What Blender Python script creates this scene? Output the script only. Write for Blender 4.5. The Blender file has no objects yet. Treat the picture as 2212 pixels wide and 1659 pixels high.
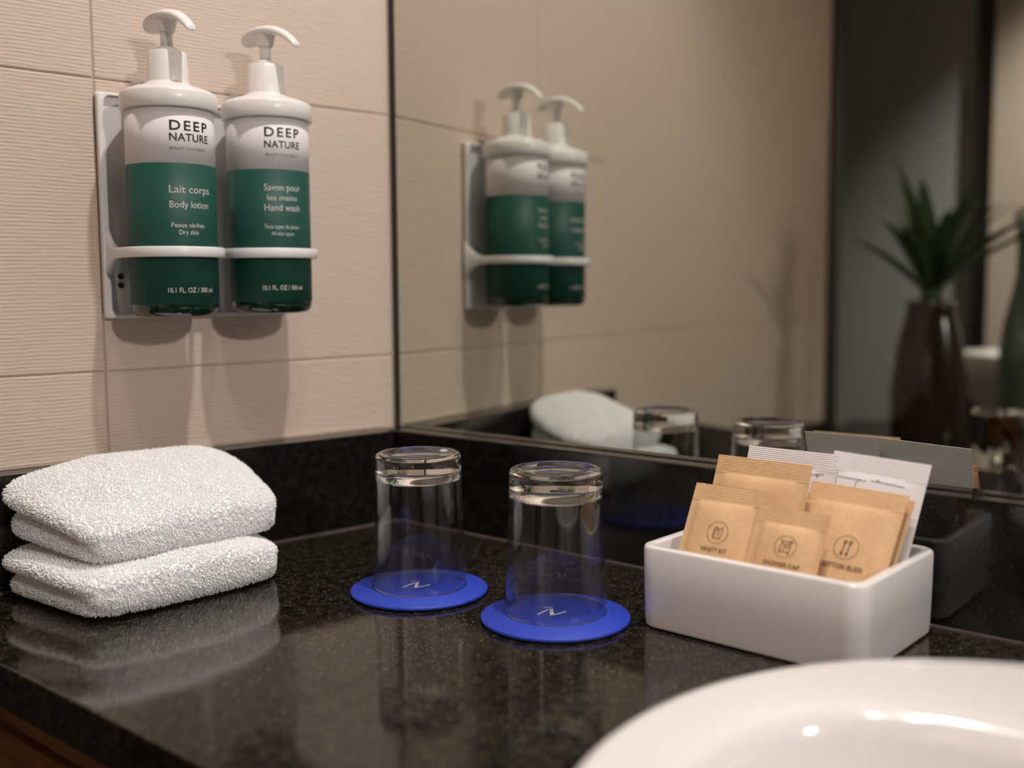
import bpy, bmesh, math, random
import numpy as np
from mathutils import Vector, Matrix, Quaternion
sc = bpy.context.scene
C = sc.collection
random.seed(7); rng = np.random.default_rng(7)
R = math.radians

# ------------------------------------------------------------------ camera
F_PX = 2248.3; YAW = -0.8456; PITCH = 0.0920; ROLL = -0.0064
CAM = Vector((0.8659, -0.6112, 0.237))
cam = bpy.data.cameras.new('camera'); co = bpy.data.objects.new('camera', cam); C.objects.link(co)
fw = Vector((math.sin(YAW)*math.cos(PITCH), math.cos(YAW)*math.cos(PITCH), -math.sin(PITCH)))
r0 = Vector((math.cos(YAW), -math.sin(YAW), 0)); u0 = r0.cross(fw)
rr = math.cos(ROLL)*r0 + math.sin(ROLL)*u0; uu = -math.sin(ROLL)*r0 + math.cos(ROLL)*u0
co.matrix_world = Matrix(((rr.x, uu.x, -fw.x, CAM.x), (rr.y, uu.y, -fw.y, CAM.y), (rr.z, uu.z, -fw.z, CAM.z), (0, 0, 0, 1)))
cam.sensor_width = 36; cam.lens = 36*F_PX/2212; cam.clip_start = 0.01
cam.dof.use_dof = True; cam.dof.focus_distance = 0.79; cam.dof.aperture_fstop = 2.8; cam.dof.aperture_blades = 9
sc.camera = co
# ------------------------------------------------------------------ world, lamps, exposure
w = bpy.data.worlds.new('world'); sc.world = w; w.use_nodes = True
w.node_tree.nodes['Background'].inputs[0].default_value = (1, .93, .86, 1)
w.node_tree.nodes['Background'].inputs[1].default_value = 0.05
sc.view_settings.view_transform = 'Standard'; sc.view_settings.look = 'None'
sc.view_settings.gamma = 1; sc.view_settings.use_curve_mapping = False
sc.view_settings.exposure = -0.30
sc.cycles.max_bounces = 14; sc.cycles.transparent_max_bounces = 16; sc.cycles.transmission_bounces = 12
sc.cycles.glossy_bounces = 8; sc.cycles.diffuse_bounces = 5
sc.cycles.use_denoising = True; sc.cycles.sample_clamp_indirect = 6; sc.cycles.caustics_reflective = True
CEIL = 1.55; FLOOR = -0.86
WARM = (1.0, 0.93, 0.885)
# x, y, watts, spot angle (deg), aim x, aim y, aim z
DOWNLIGHTS = [(0.60, -0.13, 57.0, 78, 0.02, -0.32, 0.22),
              (3.90, -0.22, 225.0, 40, 0.0, -0.28, 0.36),
              (0.84, -0.44, 24.0, 64, 0.68, -0.22, 0.0),
              (1.08, -0.40, 18.0, 64, 0.80, -0.22, 0.0),
              (1.00, -1.95, 200.0, 64, 0.55, -2.4, 0.3),
              (1.60, -1.95, 150.0, 100, 1.4, -2.1, 0.0)]
def lamp(x, y, wt, ang, ax, ay, az):
    l = bpy.data.lights.new('spot_light', 'SPOT'); l.energy = wt; l.color = WARM; l.spot_size = R(ang); l.spot_blend = 0.8
    l.shadow_soft_size = 0.06 if x > 3 else 0.022
    o = bpy.data.objects.new('spot_light', l); C.objects.link(o)
    o.location = (x, y, CEIL-0.035)
    o.rotation_euler = (Vector((ax, ay, az))-o.location).to_track_quat('-Z', 'Y').to_euler()
for d in DOWNLIGHTS: lamp(*d)

# ------------------------------------------------------------------ shared dimensions
AL = 0.1448; U = Vector((math.cos(AL), math.sin(AL), 0)); N = Vector((-math.sin(AL), math.cos(AL), 0))
T_WALL = 0.0272; M = 0.0203; HB = 0.0931; YE = -0.4817
def on_line(off, s, z=0): return N*off + U*s + Vector((0, 0, z))
def xline(off, x):      # y of the line n.X = off at x
    return (off - N.x*x)/N.y
OFF_FRONT = Vector((-.2, YE, 0)).dot(N)

# ------------------------------------------------------------------ helpers
def link(o, parent=None):
    C.objects.link(o)
    if parent: o.parent = parent
    return o
def mesh_obj(name, verts, faces, m=None, parent=None, smooth=False):
    me = bpy.data.meshes.new(name); me.from_pydata([tuple(v) for v in verts], [], faces); me.update()
    if smooth: me.polygons.foreach_set('use_smooth', [True]*len(me.polygons))
    if m: me.materials.append(m)
    return link(bpy.data.objects.new(name, me), parent)
def bm_obj(name, bm, m=None, parent=None, smooth=False):
    bmesh.ops.recalc_face_normals(bm, faces=bm.faces)
    me = bpy.data.meshes.new(name); bm.to_mesh(me); bm.free()
    if smooth:
        me.polygons.foreach_set('use_smooth', [True]*len(me.polygons))
    if m: me.materials.append(m)
    return link(bpy.data.objects.new(name, me), parent)
def tag(o, label=None, cat=None, group=None, kind=None):
    if label: o['label'] = label
    if cat: o['category'] = cat
    if group: o['group'] = group
    if kind: o['kind'] = kind
    return o
def empty(name, loc, rz=0):
    o = bpy.data.objects.new(name, None); C.objects.link(o); o.location = loc; o.rotation_euler = (0, 0, rz); o.empty_display_size = .02
    return o
def add_box(bm, lo, hi, bev=0, seg=2, mat=None):
    v = [bm.verts.new((x, y, z)) for x in (lo[0], hi[0]) for y in (lo[1], hi[1]) for z in (lo[2], hi[2])]
    f = [bm.faces.new([v[i] for i in q]) for q in ((0, 1, 3, 2), (4, 6, 7, 5), (0, 4, 5, 1), (2, 3, 7, 6), (0, 2, 6, 4), (1, 5, 7, 3))]
    if bev:
        es = list({e for q in f for e in q.edges})
        r = bmesh.ops.bevel(bm, geom=es, offset=bev, segments=seg, affect='EDGES', profile=.5)
    return bm
def box(name, lo, hi, m, parent=None, bev=0, seg=2, mat4=None):
    bm = bmesh.new(); add_box(bm, lo, hi, bev, seg)
    if mat4: bmesh.ops.transform(bm, matrix=mat4, verts=bm.verts)
    return bm_obj(name, bm, m, parent)
def prism(name, pts, z0, z1, m, parent=None, bev=0, seg=3, smooth=False):
    bm = bmesh.new()
    a = [bm.verts.new((p[0], p[1], z0)) for p in pts]; b = [bm.verts.new((p[0], p[1], z1)) for p in pts]
    n = len(pts)
    bm.faces.new(list(reversed(a))); top = bm.faces.new(b)
    for i in range(n): bm.faces.new((a[i], a[(i+1) % n], b[(i+1) % n], b[i]))
    if bev: bmesh.ops.bevel(bm, geom=list(top.edges), offset=bev, segments=seg, affect='EDGES', profile=.5)
    return bm_obj(name, bm, m, parent, smooth)
def lathe(name, prof, m, parent=None, seg=64, center=(0, 0), smooth=True, closed=False, wob=None):
    vs, fs = [], []; n = len(prof)
    rings = []
    for (r, z) in prof:
        if r < 1e-6: rings.append([len(vs)]); vs.append((center[0], center[1], z))
        else:
            rings.append(list(range(len(vs), len(vs)+seg)))
            for i in range(seg):
                a = 2*math.pi*i/seg; vs.append((center[0]+r*math.cos(a), center[1]+r*math.sin(a), z))
    rng_ = range(n if closed else n-1)
    for k in rng_:
        A, B = rings[k], rings[(k+1) % n]
        for i in range(seg):
            j = (i+1) % seg
            if len(A) == 1 and len(B) == 1: continue
            if len(A) == 1: fs.append((A[0], B[j], B[i]))
            elif len(B) == 1: fs.append((A[i], A[j], B[0]))
            else: fs.append((A[i], A[j], B[j], B[i]))
    o = mesh_obj(name, vs, fs, m, parent, smooth)
    bm = bmesh.new(); bm.from_mesh(o.data); bmesh.ops.recalc_face_normals(bm, faces=bm.faces); bm.to_mesh(o.data); bm.free()
    return o
def autosmooth(o, ang=35):
    me = o.data; me.polygons.foreach_set('use_smooth', [True]*len(me.polygons))
    bm = bmesh.new(); bm.from_mesh(me)
    for e in bm.edges:
        if len(e.link_faces) == 2 and e.calc_face_angle(0) > R(ang): e.smooth = False
    bm.to_mesh(me); bm.free(); return o
def tube(name, pts, rad, m, parent=None, seg=10, cap=True):
    vs, fs = [], []; n = len(pts); P = [Vector(p) for p in pts]
    rads = rad if isinstance(rad, (list, tuple)) else [rad]*n
    up = Vector((0, 0, 1))
    t0 = (P[1]-P[0]).normalized(); x = t0.cross(up)
    if x.length < 1e-3: x = t0.cross(Vector((1, 0, 0)))
    x.normalize()
    for i in range(n):
        t = (P[min(i+1, n-1)]-P[max(i-1, 0)]).normalized(); x = (x-t*x.dot(t)).normalized(); y = t.cross(x)
        for k in range(seg):
            a = 2*math.pi*k/seg; vs.append(P[i]+(x*math.cos(a)+y*math.sin(a))*rads[i])
    for i in range(n-1):
        for k in range(seg):
            l = (k+1) % seg; fs.append((i*seg+k, i*seg+l, (i+1)*seg+l, (i+1)*seg+k))
    if cap: fs.append(tuple(reversed(range(seg)))); fs.append(tuple(range((n-1)*seg, n*seg)))
    return mesh_obj(name, vs, fs, m, parent, True)

# ------------------------------------------------------------------ materials
def newmat(name):
    m = bpy.data.materials.new(name); m.use_nodes = True
    return m, m.node_tree, m.node_tree.nodes['Principled BSDF']
def mat(name, col, rough=.5, metal=0, spec=.5, coat=0, noise=0, nscale=40, bump=0, bscale=200, **kw):
    m, nt, b = newmat(name)
    b.inputs['Base Color'].default_value = (*col, 1); b.inputs['Roughness'].default_value = rough
    b.inputs['Metallic'].default_value = metal; b.inputs['Specular IOR Level'].default_value = spec
    b.inputs['Coat Weight'].default_value = coat; b.inputs['Coat Roughness'].default_value = .05
    for k, v in kw.items(): b.inputs[k].default_value = v
    tc = nt.nodes.new('ShaderNodeTexCoord')
    if noise:
        n = nt.nodes.new('ShaderNodeTexNoise'); n.inputs['Scale'].default_value = nscale; n.inputs['Detail'].default_value = 5
        nt.links.new(tc.outputs['Object'], n.inputs['Vector'])
        mx = nt.nodes.new('ShaderNodeMix'); mx.data_type = 'RGBA'
        mx.inputs[6].default_value = (*[c*(1-noise) for c in col], 1); mx.inputs[7].default_value = (*[min(1, c*(1+noise)) for c in col], 1)
        nt.links.new(n.outputs['Fac'], mx.inputs[0]); nt.links.new(mx.outputs[2], b.inputs['Base Color'])
    if bump:
        n = nt.nodes.new('ShaderNodeTexNoise'); n.inputs['Scale'].default_value = bscale; n.inputs['Detail'].default_value = 4
        nt.links.new(tc.outputs['Object'], n.inputs['Vector'])
        bp = nt.nodes.new('ShaderNodeBump'); bp.inputs['Strength'].default_value = bump; bp.inputs['Distance'].default_value = .0006
        nt.links.new(n.outputs['Fac'], bp.inputs['Height']); nt.links.new(bp.outputs['Normal'], b.inputs['Normal'])
    return m
def nn(nt, t, **kw):
    n = nt.nodes.new(t)
    for k, v in kw.items():
        if k in n.inputs: n.inputs[k].default_value = v
        else: setattr(n, k, v)
    return n
# ribbed beige wall tile: fine horizontal ridges broken up by noise
def make_tile_mat():
    m, nt, b = newmat('ribbed_beige_tile'); L = nt.links
    tc = nn(nt, 'ShaderNodeTexCoord'); sp = nn(nt, 'ShaderNodeSeparateXYZ'); L.new(tc.outputs['Object'], sp.inputs[0])
    mp = nn(nt, 'ShaderNodeMapping'); mp.inputs['Scale'].default_value = (1, 60, 480); L.new(tc.outputs['Object'], mp.inputs[0])
    n1 = nn(nt, 'ShaderNodeTexNoise', Scale=1.0, Detail=3.0); L.new(mp.outputs[0], n1.inputs['Vector'])
    mul = nn(nt, 'ShaderNodeMath', operation='MULTIPLY'); mul.inputs[1].default_value = 2*math.pi/0.0031; L.new(sp.outputs[2], mul.inputs[0])
    nz = nn(nt, 'ShaderNodeTexNoise', Scale=22.0, Detail=2.0); L.new(tc.outputs['Object'], nz.inputs['Vector'])
    ma = nn(nt, 'ShaderNodeMath', operation='MULTIPLY_ADD'); ma.inputs[1].default_value = 5.0; L.new(nz.outputs['Fac'], ma.inputs[0]); L.new(mul.outputs[0], ma.inputs[2])
    si = nn(nt, 'ShaderNodeMath', operation='SINE'); L.new(ma.outputs[0], si.inputs[0])
    mx = nn(nt, 'ShaderNodeMath', operation='MULTIPLY'); L.new(si.outputs[0], mx.inputs[0]); L.new(n1.outputs['Fac'], mx.inputs[1])
    ad = nn(nt, 'ShaderNodeMath', operation='MULTIPLY_ADD'); ad.inputs[1].default_value = 3.2; L.new(n1.outputs['Fac'], ad.inputs[0]); L.new(mx.outputs[0], ad.inputs[2])
    bp = nn(nt, 'ShaderNodeBump', Strength=1.0, Distance=0.00015); L.new(ad.outputs[0], bp.inputs['Height']); L.new(bp.outputs[0], b.inputs['Normal'])
    cr = nn(nt, 'ShaderNodeValToRGB'); L.new(ad.outputs[0], cr.inputs[0])
    cr.color_ramp.elements[0].position = .15; cr.color_ramp.elements[0].color = (.53, .425, .355, 1)
    cr.color_ramp.elements[1].position = 1.3 if False else 1.0; cr.color_ramp.elements[1].color = (.64, .525, .44, 1)
    n3 = nn(nt, 'ShaderNodeTexNoise', Scale=7.0, Detail=3.0); L.new(tc.outputs['Object'], n3.inputs['Vector'])
    mc = nn(nt, 'ShaderNodeMix', data_type='RGBA'); mc.blend_type = 'MULTIPLY'; mc.inputs[0].default_value = .25
    L.new(cr.outputs[0], mc.inputs[6]); L.new(n3.outputs['Color'], mc.inputs[7])
    hs = nn(nt, 'ShaderNodeTexNoise', Scale=2.0); 
    L.new(cr.outputs[0], b.inputs['Base Color'])
    b.inputs['Roughness'].default_value = .55; b.inputs['Specular IOR Level'].default_value = .3
    return m
def make_granite(name='black_granite', spark=(.36, .27, .16), thr=.36, mott=(.032, .025, .016)):
    m, nt, b = newmat(name); L = nt.links
    tc = nn(nt, 'ShaderNodeTexCoord')
    wn = nn(nt, 'ShaderNodeTexNoise', Scale=180.0, Detail=2.0); L.new(tc.outputs['Object'], wn.inputs['Vector'])
    vm = nn(nt, 'ShaderNodeVectorMath', operation='MULTIPLY_ADD'); vm.inputs[1].default_value = (.004, .004, .004)
    L.new(wn.outputs['Color'], vm.inputs[0]); L.new(tc.outputs['Object'], vm.inputs[2])
    v = nn(nt, 'ShaderNodeTexVoronoi', Scale=540.0); v.feature = 'F1'; L.new(vm.outputs[0], v.inputs['Vector'])
    r1 = nn(nt, 'ShaderNodeValToRGB'); L.new(v.outputs['Distance'], r1.inputs[0])
    r1.color_ramp.elements[0].position = .10; r1.color_ramp.elements[0].color = (1, 1, 1, 1)
    r1.color_ramp.elements[1].position = .30; r1.color_ramp.elements[1].color = (0, 0, 0, 1)
    sx = nn(nt, 'ShaderNodeSeparateColor'); L.new(v.outputs['Color'], sx.inputs[0])
    g = nn(nt, 'ShaderNodeMath', operation='GREATER_THAN'); g.inputs[1].default_value = thr; L.new(sx.outputs[0], g.inputs[0])
    mu = nn(nt, 'ShaderNodeMath', operation='MULTIPLY'); L.new(r1.outputs[0], mu.inputs[0]); L.new(g.outputs[0], mu.inputs[1])
    mm = nn(nt, 'ShaderNodeMath', operation='MULTIPLY'); L.new(mu.outputs[0], mm.inputs[0]); L.new(sx.outputs[1], mm.inputs[1])
    n2 = nn(nt, 'ShaderNodeTexNoise', Scale=120.0, Detail=6.0); L.new(tc.outputs['Object'], n2.inputs['Vector'])
    r2 = nn(nt, 'ShaderNodeValToRGB'); L.new(n2.outputs['Fac'], r2.inputs[0])
    r2.color_ramp.elements[0].position = .42; r2.color_ramp.elements[0].color = (.006, .0055, .005, 1)
    r2.color_ramp.elements[1].position = .72; r2.color_ramp.elements[1].color = (*mott, 1)
    mx = nn(nt, 'ShaderNodeMix', data_type='RGBA'); L.new(mm.outputs[0], mx.inputs[0]); L.new(r2.outputs[0], mx.inputs[6]); mx.inputs[7].default_value = (*spark, 1)
    L.new(mx.outputs[2], b.inputs['Base Color'])
    bn = nn(nt, 'ShaderNodeTexNoise', Scale=420.0, Detail=3.0); L.new(tc.outputs['Object'], bn.inputs['Vector'])
    bp = nn(nt, 'ShaderNodeBump', Strength=.10, Distance=0.0002); L.new(bn.outputs['Fac'], bp.inputs['Height']); L.new(bp.outputs[0], b.inputs['Normal'])
    b.inputs['Roughness'].default_value = .075; b.inputs['Specular IOR Level'].default_value = .64
    return m
def make_kraft():
    m, nt, b = newmat('kraft_paper'); L = nt.links
    tc = nn(nt, 'ShaderNodeTexCoord')
    n1 = nn(nt, 'ShaderNodeTexNoise', Scale=260.0, Detail=6.0, Roughness=.7); L.new(tc.outputs['Object'], n1.inputs['Vector'])
    n2 = nn(nt, 'ShaderNodeTexNoise', Scale=45.0, Detail=3.0); L.new(tc.outputs['Object'], n2.inputs['Vector'])
    ad = nn(nt, 'ShaderNodeMath', operation='ADD'); L.new(n1.outputs['Fac'], ad.inputs[0]); L.new(n2.outputs['Fac'], ad.inputs[1])
    r = nn(nt, 'ShaderNodeValToRGB'); mr = nn(nt, 'ShaderNodeMath', operation='MULTIPLY'); mr.inputs[1].default_value = .5; L.new(ad.outputs[0], mr.inputs[0]); L.new(mr.outputs[0], r.inputs[0])
    r.color_ramp.elements[0].position = .3; r.color_ramp.elements[0].color = (.56, .345, .175, 1)
    r.color_ramp.elements[1].position = .7; r.color_ramp.elements[1].color = (.74, .485, .265, 1)
    L.new(r.outputs[0], b.inputs['Base Color']); b.inputs['Roughness'].default_value = .62; b.inputs['Specular IOR Level'].default_value = .35
    bp = nn(nt, 'ShaderNodeBump', Strength=.25, Distance=0.0003); L.new(n1.outputs['Fac'], bp.inputs['Height']); L.new(bp.outputs[0], b.inputs['Normal'])
    return m
def make_wood():
    m, nt, b = newmat('dark_walnut'); L = nt.links
    tc = nn(nt, 'ShaderNodeTexCoord'); mp = nn(nt, 'ShaderNodeMapping'); mp.inputs['Scale'].default_value = (3, 3, 60); L.new(tc.outputs['Object'], mp.inputs[0])
    n1 = nn(nt, 'ShaderNodeTexNoise', Scale=3.0, Detail=8.0, Distortion=.6); L.new(mp.outputs[0], n1.inputs['Vector'])
    r = nn(nt, 'ShaderNodeValToRGB'); L.new(n1.outputs['Fac'], r.inputs[0])
    r.color_ramp.elements[0].position = .3; r.color_ramp.elements[0].color = (.10, .040, .014, 1)
    r.color_ramp.elements[1].position = .75; r.color_ramp.elements[1].color = (.26, .115, .042, 1)
    L.new(r.outputs[0], b.inputs['Base Color']); b.inputs['Roughness'].default_value = .4
    return m
def make_thin_glass():
    m, nt, b = newmat('tumbler_wall_glass'); L = nt.links
    out = nt.nodes['Material Output']; nt.nodes.remove(b)
    tr = nn(nt, 'ShaderNodeBsdfTransparent'); tr.inputs[0].default_value = (.94, .95, .95, 1)
    gl = nn(nt, 'ShaderNodeBsdfGlossy'); gl.inputs['Roughness'].default_value = .015; gl.inputs[0].default_value = (1, 1, 1, 1)
    fr = nn(nt, 'ShaderNodeFresnel', IOR=1.5); mx = nn(nt, 'ShaderNodeMixShader')
    # same reflectance from both sides of the sheet (the Fresnel node inverts its index on back faces)
    ge = nn(nt, 'ShaderNodeNewGeometry'); im = nn(nt, 'ShaderNodeMath', operation='MULTIPLY_ADD'); im.inputs[1].default_value = 1/1.5-1.5; im.inputs[2].default_value = 1.5
    L.new(ge.outputs['Backfacing'], im.inputs[0]); L.new(im.outputs[0], fr.inputs['IOR'])
    L.new(fr.outputs[0], mx.inputs[0]); L.new(tr.outputs[0], mx.inputs[1]); L.new(gl.outputs[0], mx.inputs[2]); L.new(mx.outputs[0], out.inputs[0])
    return m
MT = dict(
    tile=make_tile_mat(), granite=make_granite(), granite_dark=make_granite('black_granite_upstand', (.10, .08, .055), .62, (.016, .013, .010)), kraft=make_kraft(), wood=make_wood(), thin=make_thin_glass(),
    grout=mat('grout', (.47, .37, .30), .9), sealant=mat('sealant', (.11, .085, .07), .45),
    paint=mat('beige_paint', (.52, .43, .36), .85, noise=.03, nscale=6), ceil=mat('ceiling_paint', (.72, .68, .63), .9),
    floor=mat('grey_floor_stone', (.16, .14, .125), .35, noise=.15, nscale=12),
    mirror=mat('mirror_silver', (.64, .655, .60), .0, 1), mirror_back=mat('mirror_back', (.02, .02, .015), .4),
    ceramic=mat('white_ceramic', (.80, .77, .76), .13, coat=.6, spec=.5),
    tray=mat('white_glazed_ceramic', (.78, .745, .73), .2, coat=.3),
    plastic=mat('white_plastic', (.82, .79, .77), .28), bracket=mat('white_bracket_plastic', (.80, .78, .78), .32),
    white_lab=mat('white_label', (.80, .765, .77), .5, spec=.3), green=mat('green_label', (.011, .066, .052), .5, spec=.22),
    bottle=mat('dark_green_bottle', (.004, .022, .012), .06, spec=.7, coat=.5),
    ink=mat('dark_ink', (.010, .022, .018), .5), pink_ink=mat('pale_print', (.62, .60, .57), .5), grey_ink=mat('grey_print', (.10, .11, .11), .5),
    brown_ink=mat('brown_print', (.12, .07, .035), .6),
    coaster=mat('blue_coaster', (.016, .046, .43), .5, bump=.2, bscale=900), coaster_edge=mat('coaster_underside', (.008, .018, .10), .6),
    logo=mat('coaster_logo_print', (.82, .80, .86), .5),
    glass=mat('solid_glass', (1, 1, 1), 0.0, **{'Transmission Weight': 1.0, 'IOR': 1.5}),
    towel=mat('white_terry', (.95, .93, .925), .95, spec=.1, **{'Sheen Weight': .2, 'Subsurface Weight': .25, 'Subsurface Scale': .002}),
    paper=mat('white_paper', (.88, .85, .86), .5, noise=.03, nscale=200, bump=.15, bscale=400),
    chrome=mat('chrome', (.75, .75, .74), .06, 1), dark_metal=mat('dark_bronze_metal', (.035, .03, .028), .35, .6),
    frosted=mat('smoky_glass_panel', (.31, .315, .295), .25, spec=.5), black=mat('black_lacquer', (.008, .007, .007), .25),
    vase=mat('dark_brown_vase', (.034, .022, .014), .18, coat=.4, noise=.5, nscale=9),
    leaf=mat('leaf_green', (.035, .085, .018), .45, noise=.3, nscale=30), soil=mat('soil', (.02, .014, .01), .9),
    pale_glass=mat('pale_green_bottle', (.18, .24, .18), .12, **{'Transmission Weight': .4}),
    screw=mat('dark_screw_hole', (.02, .02, .022), .5), fixture=mat('white_fixture', (.7, .7, .68), .4))
# thin white paper lets some light through
_p = MT['paper'].node_tree; _b = _p.nodes['Principled BSDF']; _t = _p.nodes.new('ShaderNodeBsdfTranslucent'); _t.inputs[0].default_value = (.92, .90, .88, 1)
_m = _p.nodes.new('ShaderNodeMixShader'); _m.inputs[0].default_value = .28
_p.links.new(_b.outputs[0], _m.inputs[1]); _p.links.new(_t.outputs[0], _m.inputs[2]); _p.links.new(_m.outputs[0], _p.nodes['Material Output'].inputs[0])
m_, nt_, b_ = newmat('lamp_lens'); b_.inputs['Emission Color'].default_value = (1, .9, .8, 1); b_.inputs['Emission Strength'].default_value = 60; MT['lens'] = m_

# ------------------------------------------------------------------ room shell
XMAX, YMIN = 4.2, -2.9
YTILE0 = 0.014; YTILE1 = -1.64
wl = box('wall_left', (-T_WALL-.16, YTILE1, FLOOR), (-T_WALL-.0012, .30, CEIL), MT['grout'])
tag(wl, kind='structure')
rows = [(-T_WALL, z) for z in ()]
ZB, ZA = .1683, .4132; HT = ZA-ZB
zs = [ZB+k*HT for k in range(-5, 7)]
tile_meshes = {}
def add_tile(y0, y1, z0, z1):
    bm = bmesh.new(); g = .0007
    add_box(bm, (-T_WALL-.0035, y0+g, z0+g), (-T_WALL, y1-g, z1-g), .0012, 2)
    cy, cz = (y0+y1)/2, (z0+z1)/2
    bmesh.ops.translate(bm, verts=bm.verts, vec=(0, -cy, -cz))
    key = (round(y1-y0, 4), round(z1-z0, 4))
    if key in tile_meshes:
        bm.free(); o = bpy.data.objects.new('tile', tile_meshes[key]); link(o, wl)
    else:
        o = bm_obj('tile', bm, MT['tile'], wl); tile_meshes[key] = o.data
    o.location = (0, cy, cz); return o
ycols = [YTILE0, -.283, -.474]
zl = [z for z in zs if FLOOR < z < CEIL]
zl = [FLOOR]+zl+[CEIL]
for a, b2 in zip(ycols[:-1], ycols[1:]):
    for z0, z1 in zip(zl[:-1], zl[1:]): add_tile(b2, a, z0, z1)
zl2 = [FLOOR, ZB-3*HT, ZB, ZB+3*HT, CEIL]
for z0, z1 in zip(zl2[:-1], zl2[1:]): add_tile(YTILE1, -.474, z0, z1)
# wall that carries the mirror
MW = Matrix.Rotation(AL, 4, 'Z')
wm = box('wall_mirror_side', (-.06, M+.006, FLOOR), (4.5, M+.16, CEIL), MT['paint'], mat4=MW); tag(wm, kind='structure')
fl = mesh_obj('floor', [(-1.2, YMIN-.1, FLOOR), (XMAX+.1, YMIN-.1, FLOOR), (XMAX+.1, .9, FLOOR), (-1.2, .9, FLOOR), (-1.2, YMIN-.1, FLOOR-.1), (XMAX+.1, YMIN-.1, FLOOR-.1), (XMAX+.1, .9, FLOOR-.1), (-1.2, .9, FLOOR-.1)],
              [(0, 1, 2, 3), (7, 6, 5, 4), (0, 4, 5, 1), (1, 5, 6, 2), (2, 6, 7, 3), (3, 7, 4, 0)], MT['floor']); tag(fl, kind='structure')
ce = box('ceiling', (-1.2, YMIN-.1, CEIL), (XMAX+.1, .9, CEIL+.1), MT['ceil']); tag(ce, kind='structure')
tag(box('wall_right', (XMAX, YMIN, FLOOR), (XMAX+.1, .9, CEIL), MT['paint']), kind='structure')
tag(box('wall_back', (.236, -2.42, FLOOR), (XMAX, -2.32, CEIL), MT['paint']), kind='structure')
tag(box('wall_recess', (-.75, -2.9, FLOOR), (.26, -2.8, CEIL), MT['paint']), kind='structure')
tag(box('wall_recess_side', (-.85, -2.8, FLOOR), (-.75, YTILE1, CEIL), MT['paint']), kind='structure')
# dark corner post, glass screen and its frame
tag(box('trim_corner_post', (-T_WALL-.03, YTILE1-.075, FLOOR), (-T_WALL+.010, YTILE1-.001, CEIL), MT['dark_metal'], bev=.002), kind='structure')
gs = empty('glass_screen', (.0, -2.36, FLOOR)); tag(gs, 'smoky grey glass screen with dark metal frame, seen blurred in the mirror', 'glass screen')
box('pane', (-.55, -.006, .02), (.19, .006, CEIL-FLOOR-.02), MT['frosted'], gs)
box('frame_post', (.19, -.03, 0), (.235, .03, CEIL-FLOOR-.005), MT['dark_metal'], gs, .002)
box('frame_post', (-.59, -.03, 0), (-.55, .03, CEIL-FLOOR-.005), MT['dark_metal'], gs, .002)

# ------------------------------------------------------------------ mirror
mi = empty('vanity_mirror', on_line(M, 1.0, HB), AL)
tag(mi, 'large frameless wall mirror above the black granite upstand', 'mirror')
x0, x1 = -1.0-.0215, 2.3
bm = bmesh.new(); add_box(bm, (x0, 0, .0008), (x1, .005, CEIL-HB-.12), .0007, 1)
box('silvered_glass', (x0+.004, 0, .001), (x1, .0048, CEIL-HB-.12), MT['mirror'], mi); bm.free()
box('dark_edge_strip', (x0-.0012, -.0012, .001), (x0+.0035, .0048, CEIL-HB-.12), MT['mirror_back'], mi)

# ------------------------------------------------------------------ granite counter
SC = Vector((.7512, -.2220)); SR = .206
CT = .0295
def counter_outline():
    pts = [(0.0, 0.0)]
    e = on_line(0, 2.25); pts.append((e.x, e.y))
    f = N*OFF_FRONT + U*(e.dot(U)); pts.append((f.x, f.y))
    # notch for the basin
    rn = .186; c = Vector((SC.x, SC.y, 0)); d = OFF_FRONT - c.dot(N)
    half = math.sqrt(rn*rn-d*d)
    a1 = math.atan2(d, half); a0 = math.atan2(d, -half)      # in the (U,N) frame
    a1 += 0; 
    if a0 < 0: a0 += 2*math.pi
    if a1 < 0: a1 += 2*math.pi
    # sweep from right (a1 ~ -) over the top to left (a0)
    a1 -= 2*math.pi
    for k in range(49):
        a = a1+(a0-a1)*k/48; q = c+U*(rn*math.cos(a))+N*(rn*math.sin(a)); pts.append((q.x, q.y))
    pts.append((0.0, xline(OFF_FRONT, 0.0)))
    return pts
pts = counter_outline()
ct = prism('granite_countertop', list(reversed(pts)) if False else pts, -CT, 0, MT['granite'], bev=.0018, seg=3)
tag(ct, 'polished black speckled granite countertop running under everything', 'countertop')
# upstands
us = box('granite_upstand', (-.0262, 0, .0004), (2.25, M-.0005, HB), MT['granite_dark'], bev=.0012, mat4=MW)
tag(us, 'black granite upstand along the foot of the mirror', 'upstand')
us2 = box('granite_upstand', (-T_WALL+.0004, xline(OFF_FRONT, 0), .0004), (-.0002, -.0055, HB), MT['granite_dark'], bev=.0012)
tag(us2, 'black granite upstand along the foot of the tiled wall, behind the towels', 'upstand')
# raked black side panel that goes on along the tiled wall in front of the counter
yy = xline(OFF_FRONT, 0)-.001
side = [(yy, .075), (-.556, .044), (-.694, .022), (-1.05, -.041), (-1.60, -.082), (-1.60, FLOOR+.001), (yy, FLOOR+.001)]
vs = [(-T_WALL+.0005, y, z) for y, z in side]+[(-.010, y, z) for y, z in side]; n = len(side)
sp_ = mesh_obj('trim_side_panel', vs, [tuple(range(n)), tuple(reversed(range(n, 2*n)))]+[(i, i+n, (i+1) % n+n, (i+1) % n) for i in range(n)], MT['granite'])
tag(sp_, kind='structure')
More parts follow.
